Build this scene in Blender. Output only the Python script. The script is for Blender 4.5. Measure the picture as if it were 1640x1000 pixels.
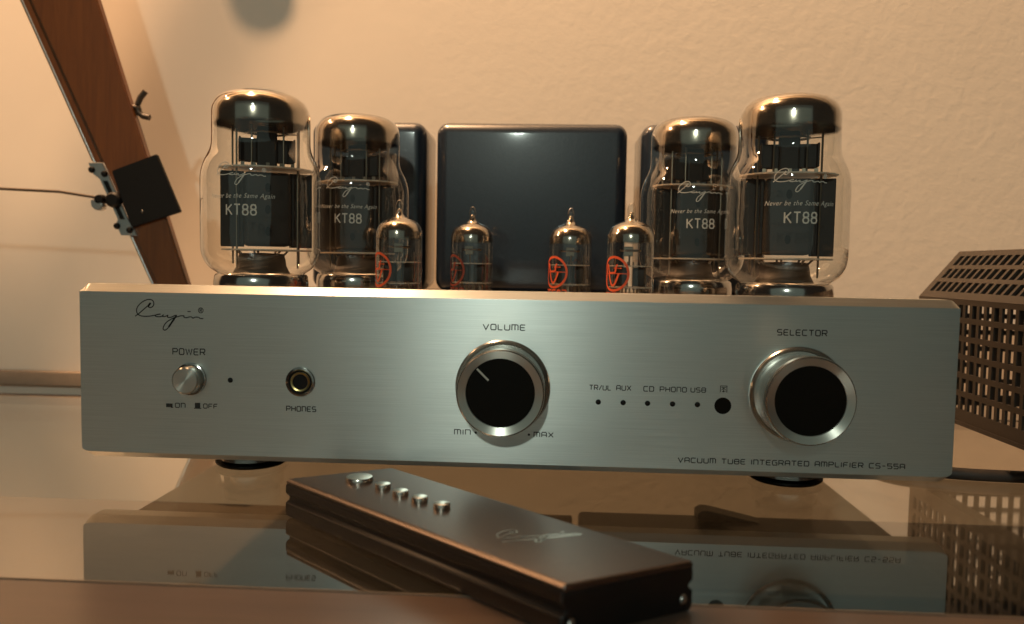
import bpy, bmesh, math, random
from mathutils import Vector, Matrix
random.seed(7)
PI = math.pi
S = 0.001                                   # all lengths below are millimetres
SC = bpy.context.scene
COL = SC.collection
for o in list(bpy.data.objects):
    bpy.data.objects.remove(o)

# ------------------------------------------------------------------ camera
cam_d = bpy.data.cameras.new('camera'); cam = bpy.data.objects.new('camera', cam_d); COL.objects.link(cam); SC.camera = cam
yaw, pitch, roll = -0.0501, 0.0594, 0.0178
F = Vector((math.sin(yaw)*math.cos(pitch), math.cos(yaw)*math.cos(pitch), -math.sin(pitch)))
Rr = Vector((math.cos(yaw), -math.sin(yaw), 0)); U = Rr.cross(F)
R2 = Rr*math.cos(roll) + U*math.sin(roll); U2 = -Rr*math.sin(roll) + U*math.cos(roll)
m = Matrix((R2, U2, -F)).transposed().to_4x4(); m.translation = Vector((17.8, -316.4, 97.16))*S
cam.matrix_world = m
cam_d.sensor_width = 36; cam_d.lens = 1244.7/1640*36
cam_d.clip_start = 0.01; cam_d.clip_end = 50
cam_d.dof.use_dof = True; cam_d.dof.focus_distance = 0.345; cam_d.dof.aperture_fstop = 10

# ------------------------------------------------------------------ world and lamps
w = bpy.data.worlds.new('World'); SC.world = w; w.use_nodes = True
bg = w.node_tree.nodes['Background']; bg.inputs[0].default_value = (0.38, 0.29, 0.21, 1); bg.inputs[1].default_value = 0.055
SC.view_settings.view_transform = 'Standard'; SC.view_settings.look = 'None'; SC.view_settings.gamma = 1
SC.view_settings.exposure = 0.0
try:
    SC.cycles.max_bounces = 16; SC.cycles.transparent_max_bounces = 40; SC.cycles.glossy_bounces = 8
    SC.cycles.sample_clamp_indirect = 4; SC.cycles.use_denoising = True
except Exception: pass

def lamp(name, loc, target, size, power, color, size_y=None, shape='DISK'):
    d = bpy.data.lights.new(name, 'AREA'); d.shape = shape; d.size = size; d.energy = power; d.color = color
    if size_y: d.size_y = size_y
    o = bpy.data.objects.new(name, d); COL.objects.link(o); o.location = loc
    o.rotation_euler = (Vector(target)-Vector(loc)).to_track_quat('-Z', 'Y').to_euler()
    return o
lamp('warm_ceiling_lamp', (-0.50, 0.04, 1.7), (-0.47, 1.04, 1.648), 0.15, 540, (1.0, 0.585, 0.305))
lamp('warm_side_lamp', (-1.22, 0.11, 1.12), (0, 0.1, 0.05), 0.10, 6.0, (1.0, 0.56, 0.28))
lamp('cool_room_lamp', (-0.12, -1.5, 0.74), (0, 0, 0.05), 0.07, 4.3, (0.87, 1.0, 0.87))
lamp('dim_front_fill', (-0.15, -1.8, 0.45), (0, 0, 0.05), 3.0, 2.3, (0.76, 1.0, 0.85), 1.8, 'RECTANGLE')  # broad unseen panel added to fill the faceplate with dim green light

# ------------------------------------------------------------------ materials
def new_mat(name):
    mt = bpy.data.materials.new(name); mt.use_nodes = True
    nt = mt.node_tree; return mt, nt, nt.nodes, nt.links
def N(nt, t, **kw):
    n = nt.nodes.new(t)
    for k, v in kw.items():
        if k in n.inputs: n.inputs[k].default_value = v
        else: setattr(n, k, v)
    return n
def coords(nt, scale, src='Object'):
    tc = N(nt, 'ShaderNodeTexCoord'); mp = N(nt, 'ShaderNodeMapping'); mp.inputs['Scale'].default_value = scale
    nt.links.new(tc.outputs[src], mp.inputs[0]); return mp
def pbr(name, col, rough=0.5, metal=0.0, noise=None, bump=0.0, nscale=(200, 200, 200), var=0.15, rvar=0.0, aniso=0.0, coat=0.0, spec=0.5, detail=4):
    """Principled surface with a procedural variation of tone, roughness and fine relief."""
    mt, nt, nd, lk = new_mat(name); b = nd['Principled BSDF']
    b.inputs['Base Color'].default_value = (*col, 1); b.inputs['Roughness'].default_value = rough; b.inputs['Metallic'].default_value = metal
    b.inputs['Specular IOR Level'].default_value = spec
    b.inputs['Coat Weight'].default_value = coat; b.inputs['Coat Roughness'].default_value = 0.08
    mp = coords(nt, nscale); nz = N(nt, 'ShaderNodeTexNoise', Scale=1.0, Detail=float(detail), Roughness=0.6); lk.new(mp.outputs[0], nz.inputs['Vector'])
    mx = N(nt, 'ShaderNodeMix', data_type='RGBA'); mx.inputs[6].default_value = (*[c*(1-var) for c in col], 1); mx.inputs[7].default_value = (*[min(1, c*(1+var)) for c in col], 1)
    lk.new(nz.outputs['Fac'], mx.inputs[0]); lk.new(mx.outputs[2], b.inputs['Base Color'])
    if rvar:
        mr = N(nt, 'ShaderNodeMapRange'); mr.inputs[3].default_value = max(0.01, rough-rvar); mr.inputs[4].default_value = min(1, rough+rvar)
        lk.new(nz.outputs['Fac'], mr.inputs[0]); lk.new(mr.outputs[0], b.inputs['Roughness'])
    if bump:
        bp = N(nt, 'ShaderNodeBump', Strength=1.0, Distance=bump*S); lk.new(nz.outputs['Fac'], bp.inputs['Height']); lk.new(bp.outputs[0], b.inputs['Normal'])
    if aniso:
        b.inputs['Anisotropic'].default_value = aniso
    return mt

def brushed():
    mt, nt, nd, lk = new_mat('brushed_aluminium'); b = nd['Principled BSDF']
    b.inputs['Metallic'].default_value = 1; b.inputs['Roughness'].default_value = 0.36; b.inputs['Anisotropic'].default_value = 0.82
    cx = N(nt, 'ShaderNodeCombineXYZ', X=0.0, Y=0.0, Z=1.0)
    lk.new(cx.outputs[0], b.inputs['Tangent'])
    mp = coords(nt, (25, 25, 4500)); nz = N(nt, 'ShaderNodeTexNoise', Scale=1.0, Detail=5.0, Roughness=0.7); lk.new(mp.outputs[0], nz.inputs['Vector'])
    mp2 = coords(nt, (12, 12, 14)); n2 = N(nt, 'ShaderNodeTexNoise', Scale=1.0, Detail=3.0); lk.new(mp2.outputs[0], n2.inputs['Vector'])
    ad = N(nt, 'ShaderNodeMath', operation='MULTIPLY_ADD'); ad.inputs[1].default_value = 0.35; lk.new(n2.outputs['Fac'], ad.inputs[0]); lk.new(nz.outputs['Fac'], ad.inputs[2])
    mx = N(nt, 'ShaderNodeMix', data_type='RGBA'); mx.inputs[6].default_value = (0.57, 0.60, 0.575, 1); mx.inputs[7].default_value = (0.82, 0.85, 0.82, 1)
    mr0 = N(nt, 'ShaderNodeMapRange'); mr0.inputs[1].default_value = 0.35; mr0.inputs[2].default_value = 1.0; lk.new(ad.outputs[0], mr0.inputs[0]); lk.new(mr0.outputs[0], mx.inputs[0]); lk.new(mx.outputs[2], b.inputs['Base Color'])
    mr = N(nt, 'ShaderNodeMapRange'); mr.inputs[3].default_value = 0.30; mr.inputs[4].default_value = 0.42; lk.new(mr0.outputs[0], mr.inputs[0]); lk.new(mr.outputs[0], b.inputs['Roughness'])
    bp = N(nt, 'ShaderNodeBump', Strength=0.35, Distance=0.02*S); lk.new(nz.outputs['Fac'], bp.inputs['Height']); lk.new(bp.outputs[0], b.inputs['Normal'])
    return mt

def thin_glass(name, tint=(0.97, 0.97, 0.95), boost=1.9, ior=1.5, rough=0.02, lo=0.0, bump=0.0, smear=0.0):
    mt, nt, nd, lk = new_mat(name); nd.remove(nd['Principled BSDF']); out = nd['Material Output']
    tr = N(nt, 'ShaderNodeBsdfTransparent'); tr.inputs[0].default_value = (*tint, 1)
    gl = N(nt, 'ShaderNodeBsdfGlossy'); gl.inputs['Roughness'].default_value = rough; gl.inputs['Color'].default_value = (1, 1, 1, 1)
    fr = N(nt, 'ShaderNodeFresnel', IOR=ior); ge = N(nt, 'ShaderNodeNewGeometry'); ii = N(nt, 'ShaderNodeMapRange'); ii.inputs[3].default_value = ior; ii.inputs[4].default_value = 1/ior; lk.new(ge.outputs['Backfacing'], ii.inputs[0]); lk.new(ii.outputs[0], fr.inputs['IOR']); mu = N(nt, 'ShaderNodeMath', operation='MULTIPLY_ADD', use_clamp=True); mu.inputs[1].default_value = boost; mu.inputs[2].default_value = lo
    ms = N(nt, 'ShaderNodeMixShader'); lk.new(fr.outputs[0], mu.inputs[0]); lk.new(mu.outputs[0], ms.inputs[0]); lk.new(tr.outputs[0], ms.inputs[1]); lk.new(gl.outputs[0], ms.inputs[2]); lk.new(ms.outputs[0], out.inputs[0])
    if smear:
        mp = coords(nt, (14, 30, 14)); nz = N(nt, 'ShaderNodeTexNoise', Scale=1.0, Detail=8.0, Roughness=0.7, Distortion=1.0); lk.new(mp.outputs[0], nz.inputs['Vector'])
        mr = N(nt, 'ShaderNodeMapRange'); mr.inputs[1].default_value = .4; mr.inputs[2].default_value = .75; mr.inputs[3].default_value = rough*.5; mr.inputs[4].default_value = rough+smear; lk.new(nz.outputs['Fac'], mr.inputs[0]); lk.new(mr.outputs[0], gl.inputs['Roughness'])
    if bump:
        mp = coords(nt, (60, 60, 60)); nz = N(nt, 'ShaderNodeTexNoise', Scale=1.0, Detail=2.0); lk.new(mp.outputs[0], nz.inputs['Vector'])
        bp = N(nt, 'ShaderNodeBump', Strength=1.0, Distance=bump*S); lk.new(nz.outputs['Fac'], bp.inputs['Height']); lk.new(bp.outputs[0], gl.inputs['Normal']); lk.new(bp.outputs[0], fr.inputs['Normal'])
    return mt

def wall_mat():
    mt, nt, nd, lk = new_mat('painted_plaster'); b = nd['Principled BSDF']; b.inputs['Roughness'].default_value = 0.8
    mp = coords(nt, (125, 125, 125)); n1 = N(nt, 'ShaderNodeTexNoise', Scale=1.0, Detail=6.0, Roughness=0.62, Distortion=0.4); lk.new(mp.outputs[0], n1.inputs['Vector'])
    mp2 = coords(nt, (13, 13, 13)); n2 = N(nt, 'ShaderNodeTexNoise', Scale=1.0, Detail=8.0, Roughness=0.65); lk.new(mp2.outputs[0], n2.inputs['Vector'])
    mx = N(nt, 'ShaderNodeMix', data_type='RGBA'); mx.inputs[6].default_value = (0.74, 0.66, 0.56, 1); mx.inputs[7].default_value = (0.82, 0.74, 0.63, 1)
    lk.new(n2.outputs['Fac'], mx.inputs[0]); lk.new(mx.outputs[2], b.inputs['Base Color'])
    # rougher plaster to the right, smooth paint to the left of the easel
    tc = N(nt, 'ShaderNodeTexCoord'); sp = N(nt, 'ShaderNodeSeparateXYZ'); lk.new(tc.outputs['Object'], sp.inputs[0])
    mr = N(nt, 'ShaderNodeMapRange'); mr.inputs[1].default_value = -0.22; mr.inputs[2].default_value = 0.12; mr.inputs[3].default_value = 0.12; mr.inputs[4].default_value = 1.0; lk.new(sp.outputs[0], mr.inputs[0])
    bp = N(nt, 'ShaderNodeBump', Distance=0.20*S); lk.new(mr.outputs[0], bp.inputs['Strength']); lk.new(n1.outputs['Fac'], bp.inputs['Height']); lk.new(bp.outputs[0], b.inputs['Normal'])
    return mt

def wood_mat(name, c1, c2, rough=0.45, scale=(30, 260, 260), rotz=0, coat=0.0):
    mt, nt, nd, lk = new_mat(name); b = nd['Principled BSDF']; b.inputs['Roughness'].default_value = rough; b.inputs['Coat Weight'].default_value = coat; b.inputs['Coat Roughness'].default_value = 0.2
    mp = coords(nt, scale); mp.inputs['Rotation'].default_value = (0, rotz, 0)
    n1 = N(nt, 'ShaderNodeTexNoise', Scale=1.0, Detail=7.0, Roughness=0.65, Distortion=0.7); lk.new(mp.outputs[0], n1.inputs['Vector'])
    mx = N(nt, 'ShaderNodeMix', data_type='RGBA'); mx.inputs[6].default_value = (*c1, 1); mx.inputs[7].default_value = (*c2, 1)
    mr = N(nt, 'ShaderNodeMapRange'); mr.inputs[1].default_value = 0.3; mr.inputs[2].default_value = 0.7; lk.new(n1.outputs['Fac'], mr.inputs[0]); lk.new(mr.outputs[0], mx.inputs[0]); lk.new(mx.outputs[2], b.inputs['Base Color'])
    bp = N(nt, 'ShaderNodeBump', Strength=0.5, Distance=0.15*S); lk.new(n1.outputs['Fac'], bp.inputs['Height']); lk.new(bp.outputs[0], b.inputs['Normal'])
    return mt

def getter_mat(name, z0, z1):
    """silvery brown deposit inside the dome, thinning out to bare glass between the heights z0 and z1"""
    mt = pbr(name, (0.41, 0.36, 0.30), 0.16, 0.95, var=0.35, nscale=(70, 70, 70), rvar=0.06)
    nt = mt.node_tree; nd = nt.nodes; lk = nt.links; b = nd['Principled BSDF']
    tc = N(nt, 'ShaderNodeTexCoord'); sp = N(nt, 'ShaderNodeSeparateXYZ'); lk.new(tc.outputs['Object'], sp.inputs[0])
    nz = N(nt, 'ShaderNodeTexNoise', Scale=90.0, Detail=3.0); lk.new(tc.outputs['Object'], nz.inputs['Vector'])
    ma = N(nt, 'ShaderNodeMath', operation='MULTIPLY_ADD'); ma.inputs[1].default_value = -0.003; lk.new(nz.outputs['Fac'], ma.inputs[0]); lk.new(sp.outputs[2], ma.inputs[2])
    mr = N(nt, 'ShaderNodeMapRange', interpolation_type='SMOOTHSTEP'); mr.inputs[1].default_value = z0-0.0015; mr.inputs[2].default_value = z1-0.0015; lk.new(ma.outputs[0], mr.inputs[0]); lk.new(mr.outputs[0], b.inputs['Alpha'])
    return mt
M = {}
M['alu'] = brushed()
M['wall'] = wall_mat()
M['ink'] = pbr('black_print', (0.012, 0.012, 0.012), 0.6)
M['tube_ink'] = pbr('grey_print', (0.62, 0.58, 0.50), 0.7)
M['orange_ink'] = pbr('orange_print', (0.72, 0.10, 0.03), 0.6)
M['shaded_ink'] = pbr('shaded_orange_print', (0.20, 0.035, 0.018), 0.6)  # orange print of the second small tube, its shade put into the colour
M['chrome'] = pbr('polished_steel', (0.50, 0.48, 0.45), 0.14, 1, var=0.06, rvar=0.05, nscale=(60, 60, 60))
M['knob_metal'] = pbr('turned_aluminium', (0.66, 0.65, 0.61), 0.22, 1, var=0.05, nscale=(500, 500, 500), rvar=0.05)
M['satin'] = pbr('satin_steel', (0.5, 0.48, 0.45), 0.35, 1, var=0.1, nscale=(150, 150, 150))
M['black_plastic'] = pbr('matt_black', (0.006, 0.005, 0.004), 0.5, var=0.2, spec=0.25)
M['gloss_black'] = pbr('black_gloss_acrylic', (0.006, 0.004, 0.002), 0.4, var=0.3, spec=0.12)
M['hole'] = pbr('dark_hole', (0.004, 0.004, 0.004), 0.9)
M['brass'] = pbr('brass', (0.55, 0.42, 0.18), 0.3, 1)
M['chassis'] = pbr('dark_chassis_paint', (0.02, 0.018, 0.016), 0.4, 0.4)
M['deck'] = pbr('deck_paint', (0.12, 0.11, 0.10), 0.4, 0.5)
M['trafo'] = pbr('blue_black_lacquer', (0.013, 0.021, 0.034), 0.36, 0.0, bump=0.045, nscale=(900, 900, 900), var=0.5, rvar=0.05, coat=0.8, spec=0.4)
M['anode'] = pbr('blackened_anode', (0.030, 0.024, 0.019), 0.62, 0.1, var=0.3, nscale=(150, 150, 60))
M['mica'] = pbr('mica', (0.62, 0.50, 0.38), 0.4, var=0.2)
M['rod'] = pbr('nickel_rod', (0.28, 0.235, 0.18), 0.38, 1)
M['stem'] = pbr('brown_stem', (0.06, 0.040, 0.025), 0.5, 0.1, var=0.4, nscale=(120, 120, 120), rvar=0.12)
M['getter'] = getter_mat('getter_mirror', 0.0776, 0.0798)
M['getter_small'] = getter_mat('small_getter_mirror', 0.0272, 0.0290)
M['bulb'] = thin_glass('bulb_glass', boost=2.1, rough=0.045, lo=0.02, bump=0.5)
M['smoke'] = thin_glass('smoked_bulb_glass', tint=(0.80, 0.74, 0.66), boost=1.9, bump=0.6)
M['table_glass'] = thin_glass('table_glass', tint=(0.92, 0.93, 0.90), boost=1.1, lo=0.25, rough=0.045, smear=0.05)
M['table_under'] = thin_glass('table_glass_underside', tint=(0.95, 0.95, 0.9), boost=0.5, lo=0.02, rough=0.02)
M['table_wood'] = wood_mat('table_edge_wood', (0.085, 0.060, 0.046), (0.125, 0.088, 0.068), 0.30, (6, 60, 60), coat=0.3)
M['shelf'] = wood_mat('shelf_wood', (0.095, 0.07, 0.052), (0.13, 0.095, 0.07), 0.5, (6, 60, 60))
M['plank'] = wood_mat('varnished_beech', (0.115, 0.033, 0.003), (0.19, 0.060, 0.008), 0.35, (260, 260, 18), rotz=-0.36, coat=0.4)
M['plank_edge'] = pbr('plank_edge_wood', (0.35, 0.2, 0.1), 0.5)
M['remote_side'] = pbr('black_remote_body', (0.010, 0.008, 0.007), 0.42, 0.0, spec=0.3)
M['remote'] = pbr('black_anodised_remote', (0.115, 0.095, 0.084), 0.36, 0.9, var=0.15, nscale=(900, 900, 900))
M['silver'] = pbr('silver_button', (0.85, 0.80, 0.72), 0.22, 1)
M['cage'] = pbr('grey_brown_cage_paint', (0.043, 0.035, 0.028), 0.45, 0.15, var=0.1, nscale=(400, 400, 400))
M['ground_edge'] = pbr('ground_glass_edge', (0.16, 0.13, 0.10), 0.5)
M['cable'] = pbr('black_rubber', (0.02, 0.017, 0.015), 0.55)
M['ledge'] = pbr('painted_ledge', (0.38, 0.28, 0.20), 0.6)
M['box'] = pbr('black_equipment', (0.012, 0.010, 0.009), 0.4)

# ------------------------------------------------------------------ mesh helpers
def link(name, me, mat, parent=None, smooth=None):
    o = bpy.data.objects.new(name, me); COL.objects.link(o)
    if mat is not None and not me.materials:
        for q in (mat if isinstance(mat, (list, tuple)) else [mat]): me.materials.append(q)
    if parent is not None: o.parent = parent
    return o
def from_bm(name, bm, mat, parent=None, smooth_angle=None, loc=(0, 0, 0)):
    bmesh.ops.recalc_face_normals(bm, faces=bm.faces)
    me = bpy.data.meshes.new(name); bm.to_mesh(me); bm.free()
    if smooth_angle is not None:
        for p in me.polygons: p.use_smooth = True
        me.set_sharp_from_angle(angle=math.radians(smooth_angle))
    o = link(name, me, mat, parent); o.location = Vector(loc)*S
    return o
def thing(name, label, cat, loc=(0, 0, 0), group=None):
    o = bpy.data.objects.new(name, None); COL.objects.link(o); o.empty_display_size = 0.01
    o.location = Vector(loc)*S; o['label'] = label; o['category'] = cat
    if group: o['group'] = group
    return o
def box(bm, x0, x1, y0, y1, z0, z1, bevel=0, seg=2):
    r = bmesh.ops.create_cube(bm, size=1.0); v = r['verts']
    bmesh.ops.scale(bm, verts=v, vec=((x1-x0)*S, (y1-y0)*S, (z1-z0)*S)); bmesh.ops.translate(bm, verts=v, vec=((x0+x1)/2*S, (y0+y1)/2*S, (z0+z1)/2*S))
    if bevel:
        es = list({e for q in v for e in q.link_edges})
        bmesh.ops.bevel(bm, geom=es, offset=bevel*S, segments=seg, affect='EDGES', profile=0.5)
def lathe(bm, prof, n=48, axis='z', c=(0, 0, 0), closed=False):
    """prof: list of (r, h); axis z, or y (h runs towards -y, i.e. out of the faceplate)."""
    rings = []
    def P(r, h, a):
        if axis == 'z': q = (r*math.cos(a), r*math.sin(a), h)
        elif axis == 'y': q = (r*math.cos(a), -h, r*math.sin(a))
        else: q = (h, r*math.cos(a), r*math.sin(a))
        return Vector((q[0]+c[0], q[1]+c[1], q[2]+c[2]))*S
    for r, h in prof:
        if r < 1e-6: rings.append([bm.verts.new(P(0, h, 0))])
        else: rings.append([bm.verts.new(P(r, h, 2*PI*i/n)) for i in range(n)])
    prs = list(zip(rings, rings[1:]))
    if closed: prs.append((rings[-1], rings[0]))
    for a, b in prs:
        for i in range(n):
            j = (i+1) % n
            if len(a) == 1 and len(b) == 1: continue
            if len(a) == 1: bm.faces.new((a[0], b[i], b[j]))
            elif len(b) == 1: bm.faces.new((a[i], b[0], a[j]))
            else: bm.faces.new((a[i], b[i], b[j], a[j]))
def tube(bm, pts, r, n=8):
    pts = [Vector(p) for p in pts]; rings = []
    for i, p in enumerate(pts):
        t = (pts[min(i+1, len(pts)-1)]-pts[max(i-1, 0)]).normalized()
        a = t.cross(Vector((0, 0, 1)));  a = a if a.length > 0.05 else t.cross(Vector((1, 0, 0)))
        a.normalize(); b = t.cross(a)
        rings.append([bm.verts.new((p+(a*math.cos(2*PI*k/n)+b*math.sin(2*PI*k/n))*r)*S) for k in range(n)])
    for u, v in zip(rings, rings[1:]):
        for k in range(n): bm.faces.new((u[k], u[(k+1) % n], v[(k+1) % n], v[k]))
    bm.faces.new(rings[0]); bm.faces.new(rings[-1][::-1])
def prism(bm, poly, z0, z1, fn):
    """poly of (a,b) extruded between z0 and z1; fn maps (a,b,h) to a point in mm."""
    lo = [bm.verts.new(Vector(fn(a, b, z0))*S) for a, b in poly]; hi = [bm.verts.new(Vector(fn(a, b, z1))*S) for a, b in poly]
    n = len(poly)
    bm.faces.new(lo); bm.faces.new(hi[::-1])
    for i in range(n): bm.faces.new((lo[i], hi[i], hi[(i+1) % n], lo[(i+1) % n]))
def catmull(p, k=6):
    q = []
    for i in range(len(p)-1):
        a, b, c, d = p[max(i-1, 0)], p[i], p[i+1], p[min(i+2, len(p)-1)]
        for s in range(k):
            t = s/k
            q.append(tuple(0.5*((2*b[j])+(-a[j]+c[j])*t+(2*a[j]-5*b[j]+4*c[j]-d[j])*t*t+(-a[j]+3*b[j]-3*c[j]+d[j])*t**3) for j in (0, 1)))
    q.append(p[-1]); return q
def ribbon(bm, pts, wd, fn):
    """flat printed stroke along pts, mitred joints; fn maps (u,v) to a point in mm."""
    P = [Vector(p) for p in pts]
    out = [P[0]]
    for p in P[1:]:
        if (p-out[-1]).length > 1e-4: out.append(p)
    P = out
    if len(P) < 2: return
    closed = (P[0]-P[-1]).length < 1e-3
    L = []
    for i, p in enumerate(P):
        if closed and i in (0, len(P)-1): a, b = P[-2], P[1]
        else: a, b = P[max(i-1, 0)], P[min(i+1, len(P)-1)]
        d1 = (p-a); d2 = (b-p)
        d1 = d1.normalized() if d1.length > 0 else d2.normalized(); d2 = d2.normalized() if d2.length > 0 else d1
        n1 = Vector((-d1.y, d1.x)); n2 = Vector((-d2.y, d2.x)); mm = n1+n2
        mm = mm.normalized() if mm.length > 0.2 else n1
        k = wd/2/max(0.5, mm.dot(n1))
        L.append((bm.verts.new(Vector(fn(*(p+mm*k)))*S), bm.verts.new(Vector(fn(*(p-mm*k)))*S)))
    for (a, b), (c, d) in zip(L, L[1:]):
        bm.faces.new((a, b, d, c))
c_ = 0.16
def rr(x0, y0, x1, y1): return [(x0+c_, y0), (x1-c_, y0), (x1, y0+c_), (x1, y1-c_), (x1-c_, y1), (x0+c_, y1), (x0, y1-c_), (x0, y0+c_), (x0+c_, y0)]
GL = {
 'A': (1, [[(0, 0), (0, 1-c_), (c_, 1), (1-c_, 1), (1, 1-c_), (1, 0)], [(0, .42), (1, .42)]]),
 'B': (1, [rr(0, 0, 1, 1), [(0, .52), (1, .52)]]),
 'C': (1, [[(1, 1), (c_, 1), (0, 1-c_), (0, c_), (c_, 0), (1, 0)]]),
 'D': (1, [[(0, 0), (0, 1), (1-c_, 1), (1, 1-c_), (1, c_), (1-c_, 0), (0, 0)]]),
 'E': (.95, [[(1, 1), (c_, 1), (0, 1-c_), (0, c_), (c_, 0), (1, 0)], [(0, .5), (.9, .5)]]),
 'F': (.95, [[(1, 1), (c_, 1), (0, 1-c_), (0, 0)], [(0, .5), (.85, .5)]]),
 'G': (1, [[(1, 1), (c_, 1), (0, 1-c_), (0, c_), (c_, 0), (1, 0), (1, .5), (.55, .5)]]),
 'H': (1, [[(0, 0), (0, 1)], [(1, 0), (1, 1)], [(0, .5), (1, .5)]]),
 'I': (.12, [[(.5, 0), (.5, 1)]]),
 'L': (.85, [[(0, 1), (0, c_), (c_, 0), (1, 0)]]),
 'M': (1.2, [[(0, 0), (0, 1), (1-c_, 1), (1, 1-c_), (1, 0)], [(.5, 1), (.5, 0)]]),
 'N': (.95, [[(0, 0), (0, 1), (1-c_, 1), (1, 1-c_), (1, 0)]]),
 'O': (1, [rr(0, 0, 1, 1)]),
 'P': (1, [[(0, 0), (0, 1), (1-c_, 1), (1, 1-c_), (1, .45+c_), (1-c_, .45), (0, .45)]]),
 'R': (1, [[(0, 0), (0, 1), (1-c_, 1), (1, 1-c_), (1, .45+c_), (1-c_, .45), (0, .45)], [(.55, .45), (1, 0)]]),
 'S': (.95, [[(1, 1), (c_, 1), (0, 1-c_), (0, .62), (c_, .5), (1-c_, .5), (1, .38), (1, c_), (1-c_, 0), (0, 0)]]),
 '5': (.95, [[(1, 1), (0, 1), (0, .55), (1-c_, .55), (1, .4), (1, c_), (1-c_, 0), (0, 0)]]),
 '3': (.9, [[(0, 1), (1-c_, 1), (1, 1-c_), (1, c_), (1-c_, 0), (0, 0)], [(.2, .5), (1, .5)]]),
 'T': (1, [[(0, 1), (1, 1)], [(.5, 1), (.5, 0)]]),
 'U': (1, [[(0, 1), (0, c_), (c_, 0), (1-c_, 0), (1, c_), (1, 1)]]),
 'V': (1.1, [[(0, 1), (.5, 0), (1, 1)]]),
 'W': (1.35, [[(0, 1), (.22, 0), (.5, .9), (.78, 0), (1, 1)]]),
 'X': (1, [[(0, 1), (1, 0)], [(0, 0), (1, 1)]]),
 'K': (.8, [[(0, 0), (0, 1)], [(.95, 1), (0, .42)], [(.3, .58), (1, 0)]]),
 't': (.8, [[(0, 1), (1, 1)], [(.5, 1), (.5, 0)]]),
 '8': (.72, [[(.5, .53), (.12, .6), (.06, .78), (.2, .96), (.5, 1.0), (.8, .96), (.94, .78), (.88, .6), (.5, .53), (.1, .44), (0, .25), (.15, .05), (.5, 0), (.85, .05), (1, .25), (.9, .44), (.5, .53)]]),
 '/': (.7, [[(0, 0), (1, 1)]]), '-': (.8, [[(.1, .5), (.9, .5)]]), ' ': (.55, []),
}
def word(bm, text, x0, z0, x1, z1, wd, fn, gap=.42, slope=0.0):
    """stroke-font word fitted between x0..x1 and z0..z1."""
    h = z1-z0; tot = sum(GL[ch][0] for ch in text)+gap*(len(text)-1); k = (x1-x0)/tot; x = x0
    for ch in text:
        gw, st = GL[ch]
        for s in st:
            ribbon(bm, [(x+p[0]*gw*k, z0+p[1]*h+slope*(x-x0)) for p in s], wd, fn)
        x += (gw+gap)*k
FRONT = -0.06
def onface(u, v): return (u, FRONT, v)
def disc(bm, cx, cz, r, fn, n=24):
    bm.faces.new([bm.verts.new(Vector(fn(cx+r*math.cos(2*PI*i/n), cz+r*math.sin(2*PI*i/n)))*S) for i in range(n)])

LOGO = [
 [(400, 195), (365, 235), (350, 270), (385, 290), (430, 275), (460, 235), (462, 190), (440, 150), (400, 132), (350, 132), (290, 150), (220, 190), (160, 245), (125, 300), (112, 350), (120, 395), (140, 425), (190, 455), (270, 465), (350, 462), (430, 450), (500, 435), (560, 418), (600, 415)],
 [(400, 200), (340, 258), (260, 325), (180, 395), (140, 428), (105, 450), (85, 470)],
 [(600, 415), (530, 425), (490, 445), (510, 463), (570, 467), (625, 455), (650, 430), (640, 458), (690, 458), (750, 432)],
 [(750, 432), (735, 465), (765, 478), (820, 468), (880, 440), (925, 430)],
 [(925, 430), (890, 480), (820, 575), (765, 660), (720, 710), (680, 730), (650, 712), (655, 665), (700, 590), (770, 535), (860, 485), (940, 460), (1010, 440), (1075, 440)],
 [(1075, 440), (1070, 465), (1120, 475), (1180, 458), (1225, 460), (1250, 480), (1300, 460), (1360, 462), (1400, 485), (1460, 485)],
]
def logo(bm, fn, k, wd, x0=0.0, z0=0.0, mark=True):
    """script word mark, u from the left end, v up from the lowest loop; k mm per unit."""
    g = lambda p: (x0+(p[0]-85)*k, z0+(730-p[1])*k)
    for i, s in enumerate(LOGO):
        q = catmull(s, 5)
        ribbon(bm, [g(p) for p in q], wd, fn)
    ribbon(bm, [g((395, 200)), g((350, 262))], wd*1.9, fn)
    ribbon(bm, [g((905, 455)), g((760, 665))], wd*1.7, fn)
    ribbon(bm, [g((1140, 352)), g((1205, 352))], wd*.9, fn)
    if mark:
        ribbon(bm, [g((1408+48*math.cos(a*PI/10), 325+50*math.sin(a*PI/10))) for a in range(21)], wd*.7, fn)
        ribbon(bm, [g(p) for p in ((1390, 355), (1390, 298), (1422, 298), (1422, 325), (1390, 325))], wd*.6, fn)
        ribbon(bm, [g(p) for p in ((1400, 325), (1428, 355))], wd*.6, fn)

# ------------------------------------------------------------------ the setting
WALL_Y = 262
bm = bmesh.new(); box(bm, -1500, 1500, WALL_Y, WALL_Y+60, -700, 1500)
wo = from_bm('wall', bm, M['wall']); wo['kind'] = 'structure'
bm = bmesh.new(); box(bm, -700, -150, WALL_Y-5, WALL_Y-1, -1.5, 10, 1)
o = from_bm('wall_ledge', bm, M['ledge']); o['kind'] = 'structure'
bm = bmesh.new(); box(bm, -1500, 1500, -1500, WALL_Y-1, -720, -700)
o = from_bm('floor', bm, wood_mat('floor_wood', (0.22, 0.13, 0.07), (0.32, 0.2, 0.12), 0.5, (8, 60, 60))); o['kind'] = 'structure'
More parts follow.
